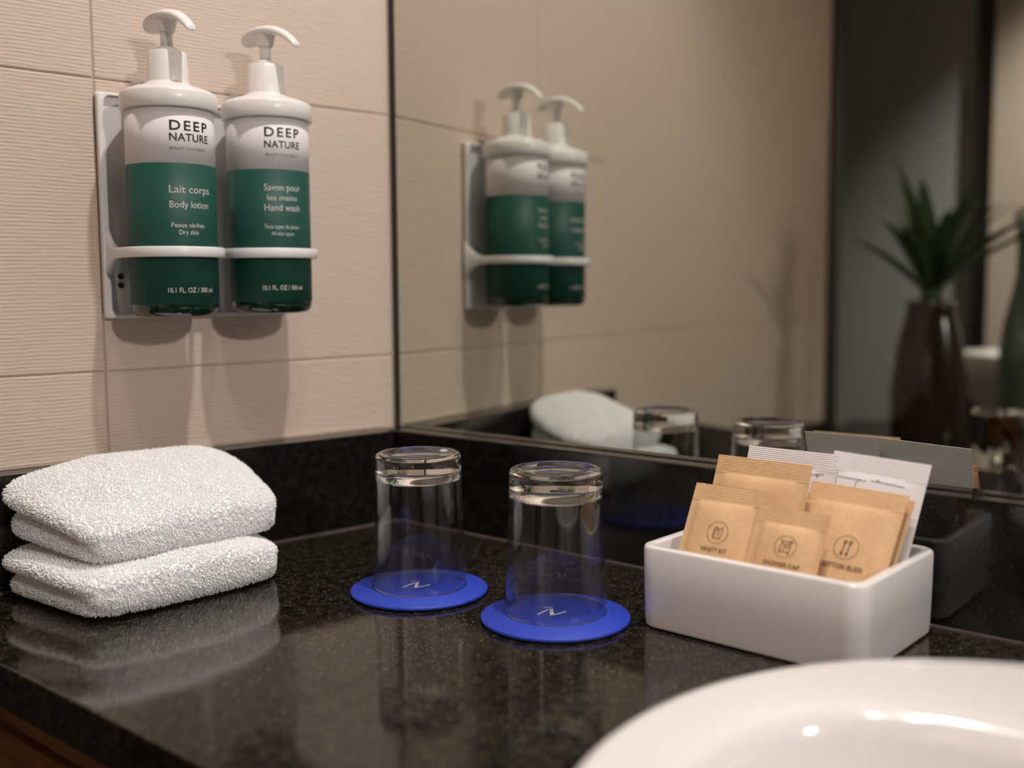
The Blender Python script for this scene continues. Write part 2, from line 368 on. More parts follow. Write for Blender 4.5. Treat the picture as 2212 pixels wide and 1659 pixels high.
# sealant lines
s1 = box('trim_sealant_mirror_side', (.0, -.0025, -.0002), (2.2, .0006, .0014), MT['sealant'], mat4=MW); tag(s1, kind='structure')
s2 = box('trim_sealant_tile_side', (-.0006, xline(OFF_FRONT, 0)+.004, -.0002), (.0025, -.002, .0014), MT['sealant']); tag(s2, kind='structure')
s3 = box('trim_tile_bead', (-T_WALL-.0005, xline(OFF_FRONT, 0)+.004, HB+.0003), (-T_WALL+.0022, .0, HB+.003), mat('beige_sealant', (.5, .41, .33), .6)); tag(s3, kind='structure')

# ------------------------------------------------------------------ vanity cabinet
cb = empty('vanity_cabinet', on_line(OFF_FRONT+.012, 0, 0), AL)
tag(cb, 'dark walnut vanity cabinet under the granite countertop', 'cabinet')
def cbx(n, x0, x1, y0, y1, z0, z1, m='wood', bev=.001): return box(n, (x0, y0, z0), (x1, y1, z1), MT[m], cb, bev)
cbx('top_rail', -.066, .52, .0, .018, -.0500, -CT-.0008)
cbx('top_rail', 1.08, 2.2, .0, .018, -.0500, -CT-.0008)
cbx('recess_backing', -.066, .52, .018, .022, -.06, -CT-.0008, 'black', 0)
cbx('drawer_front', -.066, .52, -.0005, .018, -.26, -.0565)
cbx('drawer_front', 1.08, 2.2, -.0005, .018, -.26, -.0565)
cbx('body', -.066, 2.2, .004, .30, FLOOR+.001, -.265)

# ------------------------------------------------------------------ basin
def inner_r(th):
    # rounded-square bowl: flat towards the mirror, round towards the room
    a = th-AL; c, s = abs(math.cos(a)), math.sin(a)
    if s >= 0: n_, bx, by = 2.8, .168, .106
    else: n_, bx, by = 2.2, .168, .150
    return 1/((c/bx)**n_+(abs(s)/by)**n_)**(1/n_)
prof = [('o', .50, -.088), ('o', .72, -.082), ('o', .84, -.060), ('o', .885, -.034), ('o', .895, .002), ('o', .945, .014), ('o', .985, .0225), ('o', 1.0, .0295), ('o', .996, .0342), ('o', .982, .0365), ('m', .12, .0362), ('m', .5, .0345), ('m', .82, .0328), ('i', 1.0, .0305), ('i', .972, .0262), ('i', .950, .0160), ('i', .925, -.008), ('i', .88, -.034), ('i', .72, -.056), ('i', .42, -.066), ('i', .16, -.071)]
SEG = 160; vs, fs = [], []
for k, (t, q, z) in enumerate(prof):
    for i in range(SEG):
        th = 2*math.pi*i/SEG; ri = inner_r(th)
        r = SR*q if t == 'o' else ri*q if t == 'i' else SR*.982*(1-q)+ri*q
        vs.append((r*math.cos(th), r*math.sin(th), z))
for k in range(len(prof)-1):
    for i in range(SEG): j = (i+1) % SEG; fs.append((k*SEG+i, k*SEG+j, (k+1)*SEG+j, (k+1)*SEG+i))
fs.append(tuple(reversed(range(SEG)))); fs.append(tuple(range((len(prof)-1)*SEG, len(prof)*SEG)))
bs = empty('wash_basin', (SC.x, SC.y, .0)); tag(bs, 'round white ceramic wash basin with broad rim, in the near right corner', 'basin')
bb = mesh_obj('bowl', vs, fs, MT['ceramic'], bs, True)
lathe('drain', [(0, -.0702), (.016, -.0702), (.0175, -.0708)], MT['chrome'], bs, 32)

# ------------------------------------------------------------------ soap dispensers and brackets
XB = .0218; RB = .0356; RC = .0392
def cyl_text(name, lines, m, parent, caz, r, wiggle=0):
    """each line of print is a part: (text, cap-top z, baseline z, centre azimuth deg, arc width m, boldness, letter spacing)"""
    for (txt, ztop, zbase, az, width, bold, *sp) in lines:
        cu = bpy.data.curves.new('t', 'FONT'); cu.body = txt; cu.align_x = 'CENTER'; cu.offset = bold; cu.resolution_u = 3
        if sp: cu.space_character = sp[0]
        o = bpy.data.objects.new('t', cu); C.objects.link(o)
        dg = bpy.context.evaluated_depsgraph_get(); me = bpy.data.meshes.new_from_object(o.evaluated_get(dg))
        co_ = np.array([v.co[:] for v in me.vertices]); x = co_[:, 0]
        xm = (x.max()+x.min())/2; sx = width/(x.max()-x.min()); sy = (ztop-zbase)/.73
        V = [((r+.00018)*math.cos(R(az)+(a-xm)*sx/r), (r+.00018)*math.sin(R(az)+(a-xm)*sx/r), zbase+b*sy) for a, b in zip(x, co_[:, 1])]
        Fc = [list(p.vertices) for p in me.polygons]
        bpy.data.objects.remove(o); bpy.data.curves.remove(cu); bpy.data.meshes.remove(me)
        mesh_obj(name, V, Fc, m, parent)
def pump_head(parent, az, zb):
    # curved lever-shaped pump head with a down-turned spout
    st = [(-.0245, -.0070, .0060, .0014), (-.019, -.0022, .0115, .0024), (-.010, .0012, .0132, .0034), (0, .0028, .0128, .0044), (.010, .0028, .0104, .0046), (.020, .0002, .0074, .0044), (.029, -.0050, .0056, .0040), (.036, -.0105, .0050, .0036), (.0395, -.0138, .0046, .0032)]
    vs, fs = [], []; sg = 16
    for (x, z, hw, hh) in st:
        for k in range(sg):
            a = 2*math.pi*k/sg; ca, sa = math.cos(a), math.sin(a)
            vs.append((x, hw*math.copysign(abs(ca)**.8, ca), z+hh*(sa if sa > 0 else .75*sa)))
    n = len(st)
    for i in range(n-1):
        for k in range(sg): l = (k+1) % sg; fs.append((i*sg+k, i*sg+l, (i+1)*sg+l, (i+1)*sg+k))
    fs.append(tuple(reversed(range(sg)))); fs.append(tuple(range((n-1)*sg, n*sg)))
    o = mesh_obj('pump_head', vs, fs, MT['plastic'], parent, True)
    bm = bmesh.new(); bm.from_mesh(o.data); bmesh.ops.recalc_face_normals(bm, faces=bm.faces); bm.to_mesh(o.data); bm.free()
    md = o.modifiers.new('s', 'SUBSURF'); md.levels = 1; md.render_levels = 2
    o.location = (0, 0, zb); o.rotation_euler = (0, 0, R(az))
    s = lathe('head_socket', [(0, -.010), (.0062, -.010), (.0070, -.009), (.0085, -.002), (.0098, .003), (0, .003)], MT['plastic'], o, 32)
    return o
def dispenser(y, dz, az_pump, label, whites, darks, greys):
    t = empty('soap_dispenser', (XB, y, 0)); tag(t, label, 'dispenser')
    zb = .2150+dz; zl0 = .2250+dz; zband = .3385+dz; zc = .3830+dz
    lathe('bottle_base', [(0, zb+.003), (.018, zb+.003), (.024, zb), (.0290, zb), (.0325, zb+.0013), (.0349, zb+.0045), (RB-.0002, zb+.0085), (RB-.0002, zl0+.002)], MT['bottle'], t, 96)
    lathe('green_label', [(RB-.0004, zl0), (RB, zl0+.0003), (RB, zband), (RB-.0004, zband)], MT['green'], t, 96)
    lathe('white_label', [(RB-.0004, zband), (RB, zband+.0001), (RB, zc+.002), (RB-.0004, zc+.002)], MT['white_lab'], t, 96)
    lathe('shoulder_cap', [(RB-.001, zc), (RC-.0006, zc), (RC, zc+.0008), (RC-.0003, zc+.0125), (RC-.0014, zc+.0146), (RC-.0042, zc+.0162), (.028, zc+.0187), (.0215, zc+.0206), (.018, zc+.0228), (.0165, zc+.024), (0, zc+.024)], MT['plastic'], t, 96)
    # collar: tapered, with soft facets
    vs, fs = [], []; sg = 96; ring = [(.0160, .0216), (.0172, .0220), (.0171, .0232), (.0158, .0470), (.0148, .0484), (.009, .0487), (0.0085, .0487)]
    for (r, z) in ring:
        for k in range(sg):
            a = 2*math.pi*k/sg; f = 1-.018*(1-abs(math.cos(4*a)))*(1 if r > .0125 else 0); vs.append((r*f*math.cos(a), r*f*math.sin(a), zc+z))
    for i in range(len(ring)-1):
        for k in range(sg): l = (k+1) % sg; fs.append((i*sg+k, i*sg+l, (i+1)*sg+l, (i+1)*sg+k))
    fs.append(tuple(range((len(ring)-1)*sg, len(ring)*sg)))
    autosmooth(mesh_obj('collar', vs, fs, MT['plastic'], t), 40)
    lathe('stem_guide', [(0, zc+.0480), (.0088, zc+.0482), (.0088, zc+.0510), (.0080, zc+.0522), (.0060, zc+.0526), (0, zc+.0526)], MT['plastic'], t, 40)
    lathe('stem', [(0, zc+.052), (.0049, zc+.052), (.0049, zc+.068), (0, zc+.068)], MT['plastic'], t, 32)
    pump_head(t, az_pump, zc+.0745)
    cyl_text('lettering', darks, MT['ink'], t, 0, RB)
    cyl_text('lettering', greys, MT['grey_ink'], t, 0, RB)
    cyl_text('lettering', whites, MT['pink_ink'], t, 0, RB)
    return t
W = .0345
dispenser(-.2401, 0, 6, 'left white pump dispenser with deep green label reading Lait corps Body lotion',
    [('Lait corps', .3212, .3148, 1.5, .0356, .004), ('Body lotion', .3087, .3030, 0, .0338, .004),
     ('Peaux sèches', .2913, .2874, -3.3, .0278, .002), ('Dry skin', .2857, .2817, -3.3, .0160, .002), ('10.1 FL. OZ / 300 ml', .2392, .2350, -1.2, .0390, .002)],
    [('DEEP', .3725, .3645, 2.8, .0335, .018, 1.25), ('NATURE', .3624, .3560, 3.0, .0345, .017, 1.05)],
    [('BEAUTY TO·G FEELS', .3512, .3488, -.8, .0300, .0)])
dispenser(-.1503, .0012, 14, 'right white pump dispenser with deep green label reading Savon pour les mains Hand wash',
    [('Savon pour', .3275, .3216, -8.5, .0335, .004), ('les mains', .3183, .3132, -9.5, .0270, .004), ('Hand wash', .3103, .3044, -9.2, .0324, .004),
     ('Tous types de peaux', .2931, .2892, -10.5, .0318, .001), ('All skin types', .2868, .2835, -10.5, .0200, .001), ('10.1 FL. OZ / 300 ml', .2408, .2366, -11, .0362, .002)],
    [('DEEP', .3753, .3672, -7.2, .0320, .018, 1.25), ('NATURE', .3640, .3578, -7.2, .0328, .017, 1.05)],
    [('BEAUTY TO·G FEELS', .3530, .3506, -8.5, .0290, .0)])
# bracket: shallow back plate with raised rim, two holding rings with flared arms
PY0, PY1, PZ0, PZ1 = -.2835, -.1105, .2135, .4015
XW = -T_WALL
br = empty('dispenser_bracket', (XW, (PY0+PY1)/2, PZ0)); tag(br, 'white plastic wall bracket with two rings holding the pump dispensers', 'bracket')
by = (PY0+PY1)/2
def L2(x, y, z): return (x-XW, y-by, z-PZ0)
box('back_plate', L2(XW+.0002, PY0, PZ0), L2(XW+.0030, PY1, PZ1), MT['bracket'], br, .0008)
def rim_frame():
    bm = bmesh.new()
    t = .0050; d = .0078
    def rr_(y0, y1, z0, z1, r, n=6):
        P = []
        for (cy, cz, a0) in ((y1-r, z1-r, 0), (y0+r, z1-r, 90), (y0+r, z0+r, 180), (y1-r, z0+r, 270)):
            for k in range(n+1):
                a = R(a0+90*k/n); P.append((cy+r*math.cos(a), cz+r*math.sin(a)))
        return P
    o = rr_(PY0, PY1, PZ0, PZ1, .0035); i = rr_(PY0+t, PY1-t, PZ0+t*.6, PZ1-t*.4, .006)
    n = len(o)
    A = [bm.verts.new(L2(XW+.0006, *p)) for p in o]; A2 = [bm.verts.new(L2(XW+d-.001, *p)) for p in o]
    cy, cz = (PY0+PY1)/2, (PZ0+PZ1)/2
    B = [bm.verts.new(L2(XW+d, p[0]+(.001 if p[0] < cy else -.001), p[1]+(.001 if p[1] < cz else -.001))) for p in o]
    D = [bm.verts.new(L2(XW+d, *p)) for p in i]; E_ = [bm.verts.new(L2(XW+.0022, *p)) for p in i]
    for (P, Q) in ((A, A2), (A2, B), (B, D), (D, E_)):
        for k in range(n): l = (k+1) % n; bm.faces.new((P[k], P[l], Q[l], Q[k]))
    return bm
autosmooth(bm_obj('raised_rim', rim_frame(), MT['bracket'], br), 40)
# holding ring as U-shaped band: straight arms from the plate, then round the bottle
def ring(y, dz, left_flare, right_flare):
    ri, ro = RB+.0008, RB+.0058; cx = XB
    path = []
    for s in (XW+.004, XW+.008, XW+.013, XW+.019, XW+.027, cx-.010): path.append(('l', s))
    n = 28
    prof = []
    zc = .2680+dz
    pts = []
    for (q, s) in path: pts.append((s, y-ri, s, y-ro, s, -1))
    for k in range(1, n):
        a = -math.pi/2+math.pi*k/n
        pts.append((cx+ri*math.cos(a), y+ri*math.sin(a), cx+ro*math.cos(a), y+ro*math.sin(a), 1, 0))
    for (q, s) in reversed(path): pts.append((s, y+ri, s, y+ro, s, 1))
    vs, fs = [], []
    for (xi, yi, xo, yo, s, sd) in pts:
        h = .0042
        if sd != 0:
            e = max(0, min(1, (XW+.030-s)/.026)); fl_ = (left_flare if sd < 0 else right_flare)
            h = .0042+fl_*e**2.2
        c = .0008
        for (X, Y, Z) in ((xi, yi, -h+c), (xi, yi, h-c), (xi*.85+xo*.15, yi*.85+yo*.15, h), (xi*.15+xo*.85, yi*.15+yo*.85, h), (xo, yo, h-c*1.5), (xo, yo, -h+c*1.5), (xi*.15+xo*.85, yi*.15+yo*.85, -h), (xi*.85+xo*.15, yi*.85+yo*.15, -h)):
            vs.append(L2(X, Y, zc+Z))
    sg = 8; n = len(pts)
    for i in range(n-1):
        for k in range(sg): l = (k+1) % sg; fs.append((i*sg+k, i*sg+l, (i+1)*sg+l, (i+1)*sg+k))
    fs.append(tuple(reversed(range(sg)))); fs.append(tuple(range((n-1)*sg, n*sg)))
    o = mesh_obj('holding_ring', vs, fs, MT['bracket'], br)
    bm = bmesh.new(); bm.from_mesh(o.data); bmesh.ops.recalc_face_normals(bm, faces=bm.faces); bm.to_mesh(o.data); bm.free()
    autosmooth(o, 50)
ring(-.2401, 0, .017, .004); ring(-.1503, .0005, .004, .017)
for yk in (-.2505, -.1605):
    lathe('hook_knob', [(0, .0110), (.0030, .0102), (.0055, .0080), (.0072, .0040), (.0078, 0), (.0078, -.006), (0, -.006)], MT['bracket'], br, 32).location = L2(XW+.0082, yk, PZ1+.001)
for zk in (.2490, .2415):
    o = lathe('screw_hole', [(0, .0002), (.0016, .0002), (.0022, .0010), (.0026, .0010), (.0026, 0)], MT['screw'], br, 20)
    o.location = L2(XW+.0030, -.2680, zk); o.rotation_euler = (0, R(90), 0)

# ------------------------------------------------------------------ towels
def rbox(bm, lo, hi, r, k=5):
    """box with rounded edges of radius r"""
    lo = Vector(lo); hi = Vector(hi); c = (lo+hi)/2; h = (hi-lo)/2
    tmp = bmesh.new(); bmesh.ops.create_cube(tmp, size=2)
    bmesh.ops.subdivide_edges(tmp, edges=tmp.edges, cuts=9, use_grid_fill=True)
    for v in tmp.verts:
        q = Vector((v.co.x*h.x, v.co.y*h.y, v.co.z*h.z))
        # denser near the borders
        i = Vector([max(-(h[a]-r[a]), min(h[a]-r[a], q[a])) for a in range(3)])
        d = Vector([(q[a]-i[a])/r[a] for a in range(3)])
        if d.length > 1: d.normalize()
        elif d.length > 0: 
            m_ = max(abs(d.x), abs(d.y), abs(d.z)); d = d.normalized()*1.0 if m_ > .999 else d
        v.co = c+i+Vector([d[a]*r[a] for a in range(3)])
    me = bpy.data.meshes.new('x'); tmp.to_mesh(me); tmp.free(); bm.from_mesh(me); bpy.data.meshes.remove(me)
def superbox(bm, lo, hi, px, pz, nu=48, nv=20):
    """superellipsoid slab: plan exponent px, section exponent pz"""
    lo = Vector(lo); hi = Vector(hi); c = (lo+hi)/2; h = (hi-lo)/2
    rows = []
    sg = lambda v, e: math.copysign(abs(v)**e, v)
    for j in range(nv+1):
        ph = -math.pi/2+math.pi*j/nv; row = []
        for i in range(nu):
            th = 2*math.pi*i/nu
            row.append(bm.verts.new(c+Vector((h.x*sg(math.cos(ph), 2/pz)*sg(math.cos(th), 2/px), h.y*sg(math.cos(ph), 2/pz)*sg(math.sin(th), 2/px), h.z*sg(math.sin(ph), 2/pz)))))
        rows.append(row)
    for j in range(nv):
        for i in range(nu):
            k = (i+1) % nu
            try: bm.faces.new((rows[j][i], rows[j][k], rows[j+1][k], rows[j+1][i]))
            except ValueError: pass
TW, TL, TT = .130, .178, .034       # width (fold -> wall), length, thickness at the fold
def towel(name_label, quad, z0, tilt, thick, seed):
    """quad: world xy of F (near corner), R (right end), B (back), L (left, at the wall)"""
    bm = bmesh.new()
    g = thick
    superbox(bm, (.004, .003, 0), (TW-.004, TL-.002, g*.52), 9, 3.4)
    superbox(bm, (.001, .0, g*.47), (TW, TL, g), 9, 3.2)
    superbox(bm, (0, .004, .0005), (.034, TL-.003, g-.0004), 5.5, 2.4)
    me = bpy.data.meshes.new('t'); bm.to_mesh(me); bm.free()
    o = bpy.data.objects.new('t', me); C.objects.link(o)
    rm = o.modifiers.new('r', 'REMESH'); rm.mode = 'VOXEL'; rm.voxel_size = .0022; rm.adaptivity = 0
    sm = o.modifiers.new('s', 'SMOOTH'); sm.factor = .5; sm.iterations = 3
    dg = bpy.context.evaluated_depsgraph_get(); me2 = bpy.data.meshes.new_from_object(o.evaluated_get(dg))
    bpy.data.objects.remove(o)
    co_ = np.empty(len(me2.vertices)*3); me2.vertices.foreach_get('co', co_); co_ = co_.reshape(-1, 3)
    a = co_[:, 0]/TW; b = co_[:, 1]/TL; z = co_[:, 2]
    F_, R_, B_, L_ = [np.array(q) for q in quad]
    # round the far end in plan
    aa = np.clip(a, 0, 1)
    bb = b - .10*np.clip((b-.45)/.55, 0, 1)**2*(np.clip(1-a/.42, 0, 1)**2*1.0 + np.clip((a-.62)/.38, 0, 1)**2*.8)
    xy = (F_[None]*((1-a)*(1-bb))[:, None]+R_[None]*((1-a)*bb)[:, None]+B_[None]*(a*bb)[:, None]+L_[None]*(a*(1-bb))[:, None])
    zz = z*(1+tilt*np.clip(aa, 0, 1)**1.15*(.62+.38*np.clip(bb/.35, 0, 1)))
    # belly: crown in the middle, ends droop, slow waviness
    up = np.clip(z/g, 0, 1)
    crown = .0050*np.sin(np.pi*np.clip(bb, 0, 1))**.8*up*np.sin(np.pi*np.clip(.15+.75*aa, 0, 1))
    droop = -.0075*np.clip((bb-.72)/.28, 0, 1)**2*up
    wav = .0009*np.sin(21*bb+seed)*np.sin(9*aa+2*seed)*up
    zz = zz+crown+droop+wav
    out = np.column_stack([xy, zz+(z0[0]*(1-aa)+z0[1]*aa)+ (z0[2] if len(z0) > 2 else 0)*np.clip((bb-.72)/.28, 0, 1)**2])
    me2.vertices.foreach_set('co', out.ravel()); me2.update()
    me2.name = 'towel_body'
    root = empty('folded_towel', (0, 0, 0)); tag(root, name_label, 'towel')
    me2.materials.clear(); me2.materials.append(MT['towel']); me2.polygons.foreach_set('use_smooth', [True]*len(me2.polygons))
    ob = link(bpy.data.objects.new('cloth', me2), root)
    # terry loops
    me2.calc_loop_triangles(); nt_ = len(me2.loop_triangles)
    tri = np.empty(nt_*3, int); me2.loop_triangles.foreach_get('vertices', tri); tri = tri.reshape(-1, 3)
    if np.einsum('ij,ij->i', out[tri[:, 0]], np.cross(out[tri[:, 1]], out[tri[:, 2]])).sum() < 0:
        tri = tri[:, ::-1]; me2.flip_normals()
    P0, P1, P2 = out[tri[:, 0]], out[tri[:, 1]], out[tri[:, 2]]
    nr = np.cross(P1-P0, P2-P0); ar = np.linalg.norm(nr, axis=1)/2; nr = nr/(2*ar[:, None]+1e-12)
    wgt = ar*(nr[:, 2] > -.93)
    rg = np.random.default_rng(seed*11+3)
    cnt = int(wgt.sum()/(.00108**2))
    idx = rg.choice(nt_, cnt, p=wgt/wgt.sum()); r1 = np.sqrt(rg.random(cnt)); r2 = rg.random(cnt)
    p = P0[idx]*(1-r1)[:, None]+P1[idx]*(r1*(1-r2))[:, None]+P2[idx]*(r1*r2)[:, None]
    nv = nr[idx]; nv = nv+rg.normal(0, .34, (cnt, 3)); nv /= np.linalg.norm(nv, axis=1)[:, None]
    nv[:, 2] -= .18*(np.abs(nv[:, 2]) < .7); nv /= np.linalg.norm(nv, axis=1)[:, None]
    t1 = np.cross(nv, rg.normal(0, 1, (cnt, 3))); t1 /= np.linalg.norm(t1, axis=1)[:, None]; t2 = np.cross(nv, t1)
    ln = rg.uniform(.0013, .0024, cnt)[:, None]; rad = rg.uniform(.00036, .00052, cnt)[:, None]
    bend = t1*ln*rg.uniform(-.35, .35, cnt)[:, None]
    V = []
    for (f, rs) in ((-.15, 1.0), (.55, 1.05), (.92, .7)):
        cpt = p+nv*ln*f+bend*f*f
        for k in range(4):
            an = k*math.pi/2; V.append(cpt+(t1*math.cos(an)+t2*math.sin(an))*rad*rs)
    V.append(p+nv*ln*1.05+bend)
    V = np.stack(V, 1).reshape(-1, 3); V[:, 2] = np.maximum(V[:, 2], .0003)
    base = (np.arange(cnt)*13)[:, None]
    q = []
    for s in range(2):
        for k in range(4): l = (k+1) % 4; q.append([s*4+k, s*4+l, s*4+4+l, s*4+4+k])
    q = np.array(q); Q = (base[:, :, None]+q[None]).reshape(-1)
    tt = np.array([[8+k, 8+(k+1) % 4, 12] for k in range(4)]); Tt = (base[:, :, None]+tt[None]).reshape(-1)
    loops = np.concatenate([Q, Tt]); nq = cnt*8; ntt = cnt*4
    pm = bpy.data.meshes.new('terry_pile'); pm.vertices.add(len(V)); pm.vertices.foreach_set('co', V.ravel())
    pm.loops.add(len(loops)); pm.loops.foreach_set('vertex_index', loops)
    pm.polygons.add(nq+ntt); pm.polygons.foreach_set('loop_start', np.concatenate([np.arange(nq)*4, nq*4+np.arange(ntt)*3]))
    pm.update(); pm.validate(); pm.polygons.foreach_set('use_smooth', [True]*len(pm.polygons)); pm.materials.append(MT['towel'])
    po = link(bpy.data.objects.new('terry_pile', pm), root); po['kind'] = 'stuff'
    return root
QA = [(.1385, -.3590), (.1215, -.1900), (.0050, -.1960), (.0055, -.3880)]
QB = [(.1200, -.3480), (.0960, -.1780), (.0050, -.1840), (.0050, -.3860)]
towel('lower folded white terry towel lying flat on the black countertop', QA, (.0012, .0012), .28, .0325, 1)
towel('upper folded white terry towel resting on top of the other towel', QB, (.0345, .0450), 1.08, .0300, 2)

# ------------------------------------------------------------------ tumblers and coasters
def tumbler(c, rz, label, h=.1055, rr_=.0372, rt=.0338):
    z0 = .0041
    t = empty('glass_tumbler', (c[0], c[1], z0), rz); tag(t, label, 'tumbler', 'upturned tumblers on blue coasters')
    hb_ = .0150; th = .0014
    zt = h-hb_            # underside of the thick base
    rm = rt+.0004
    # thin wall, one closed solid shell
    n = 14
    prof_o = [(rr_-(rr_-rm)*k/n-.0006*math.sin(math.pi*k/n), .0019+(zt-.0019)*k/n) for k in range(n+1)]
    lathe('wall', prof_o[:1]+prof_o[1:], MT['thin'], t, 96)
    lathe('inner_wall', [(r-th*(1 if k < n-1 else 1.3), z) for k, (r, z) in enumerate(prof_o)], MT['thin'], t, 96)
    lathe('rim', [(rr_-.0008+.00085*math.cos(2*math.pi*k/10), .0009+.00085*math.sin(2*math.pi*k/10)) for k in range(10)], MT['glass'], t, 96, closed=True)
    # thick refracting base (closed solid)
    pb = [(0, zt+.0010), (rt*.55, zt+.0006), (rt*.80, zt-.0010), (rt-.0028, zt-.0042), (rt-.0012, zt-.0062), (rm-.0001, zt-.0050), (rm, zt-.0010), (rt-.0002, zt+.0004), (rt, zt+.0022), (rt-.0002, zt+.0110), (rt-.0012, h-.0010), (rt-.0032, h), (rt*.74, h-.0002), (rt*.70, h-.0014), (rt*.3, h-.0024), (0, h-.0026)]
    lathe('thick_base', pb, MT['glass'], t, 96)
    return t
CA = (.2197, -.137); CB = (.3415, -.1063)
def coaster(c, strokes, label):
    t = empty('coaster', (c[0], c[1], 0)); tag(t, label, 'coaster', 'blue round coasters')
    r = .0535
    lathe('disc', [(0, .0040), (r-.0006, .0040), (r, .0034), (r, .0022)], MT['coaster'], t, 128)
    lathe('underside', [(r-.0002, .0023), (r-.0004, .0012), (r-.0020, .0002), (0, .0002)], MT['coaster_edge'], t, 128)
    # printed mark
    V, Fc = [], []
    for (pl, wd) in strokes:
        for a, b in zip(pl[:-1], pl[1:]):
            a = Vector((*a, 0)); b = Vector((*b, 0)); d = (b-a).normalized(); nn_ = Vector((-d.y, d.x, 0))*wd; e = d*wd*.5
            i = len(V); V += [(*(q.xy), .00408) for q in (a-e+nn_, a-e-nn_, b+e-nn_, b+e+nn_)]; Fc.append((i, i+1, i+2, i+3))
    mesh_obj('printed_mark', V, Fc, MT['logo'], t)
    return t
mark = lambda s: [([(-.0082, -.0094), (-.0118, .0040), (-.0106, .0066)], .00068), ([(-.0112, .0066), (-.0072, .0030), (-.0002, -.0030)], .00135), ([(.0002, -.0034), (.0006, .0098)], .00068), ([(-.0166, .0040), (-.0158, .0080), (-.0136, .0098)], .0005)]
coaster(CA, mark(0), 'round blue coaster under the left tumbler, nearer the towels')
coaster(CB, mark(0), 'round blue coaster under the right tumbler, nearer the white box')
tumbler((.2139, -.1320), 0, 'upturned clear glass tumbler on the left blue coaster')
tumbler((.3350, -.0995), .3, 'upturned clear glass tumbler on the right blue coaster', h=.1045)

# ------------------------------------------------------------------ white ceramic box with sachets
TA = R(7.0); FL = Vector((.3905, -.0745, 0)); BW, BD, BH = .1630, .1250, .0585
tr = empty('amenity_box', FL, TA); tag(tr, 'white glazed ceramic box holding paper sachets, by the granite upstand', 'box')
def rrect(x0, x1, y0, y1, r, n=8):
    P = []
    for (cx, cy, a0) in ((x1-r, y1-r, 0), (x0+r, y1-r, 90), (x0+r, y0+r, 180), (x1-r, y0+r, 270)):
        for k in range(n+1):
            a = R(a0+90*k/n); P.append((cx+r*math.cos(a), cy+r*math.sin(a)))
    return P
loops = []
th = .0080
for (ins, z, r) in ((.010, .0004, .010), (.0035, .0006, .012), (.0012, .0022, .013), (.0006, .006, .0135), (0, .030, .0135), (-.0003, BH-.0022, .0138), (.0004, BH-.0006, .0136), (.0018, BH, .0125), (th-.0018, BH, .0098), (th-.0004, BH-.0007, .0086), (th, BH-.0025, .0082), (th+.0006, .012, .0082), (th+.003, .0072, .007), (th+.008, .006, .005)):
    loops.append([(x, y, z) for x, y in rrect(ins, BW-ins, ins, BD-ins, r)])
vs = [p for l in loops for p in l]; n = len(loops[0]); fs = []
for k in range(len(loops)-1):
    for i in range(n): j = (i+1) % n; fs.append((k*n+i, k*n+j, (k+1)*n+j, (k+1)*n+i))
fs.append(tuple(reversed(range(n)))); fs.append(tuple(range((len(loops)-1)*n, len(loops)*n)))
tb = mesh_obj('ceramic_shell', vs, fs, MT['tray'], tr); autosmooth(tb, 40)

def flat_text(txt, size, cx, cy, width, bold=.0):
    cu = bpy.data.curves.new('t', 'FONT'); cu.body = txt; cu.align_x = 'CENTER'; cu.offset = bold; cu.resolution_u = 3
    o = bpy.data.objects.new('t', cu); C.objects.link(o)
    dg = bpy.context.evaluated_depsgraph_get(); me = bpy.data.meshes.new_from_object(o.evaluated_get(dg))
    co_ = np.array([v.co[:] for v in me.vertices]); x = co_[:, 0]; xm = (x.max()+x.min())/2; sx = width/(x.max()-x.min()); sy = size/.73
    V = [((a-xm)*sx+cx, b*sy+cy) for a, b in zip(x, co_[:, 1])]; Fc = [list(p.vertices) for p in me.polygons]
    bpy.data.objects.remove(o); bpy.data.curves.remove(cu); bpy.data.meshes.remove(me)
    return V, Fc
def stroke(pl, wd):
    V, Fc = [], []
    for a, b in zip(pl[:-1], pl[1:]):
        a = Vector((*a, 0)); b = Vector((*b, 0))
        if (b-a).length < 1e-7: continue
        d = (b-a).normalized(); q = Vector((-d.y, d.x, 0))*wd; e = d*wd*.5
        i = len(V); V += [tuple(v.xy) for v in (a-e+q, a-e-q, b+e-q, b+e+q)]; Fc.append((i, i+1, i+2, i+3))
    return V, Fc
def circ(cx, cy, r, wd, n=40, a0=0, a1=360): return stroke([(cx+r*math.cos(R(a0+(a1-a0)*k/n)), cy+r*math.sin(R(a0+(a1-a0)*k/n))) for k in range(n+1)], wd)
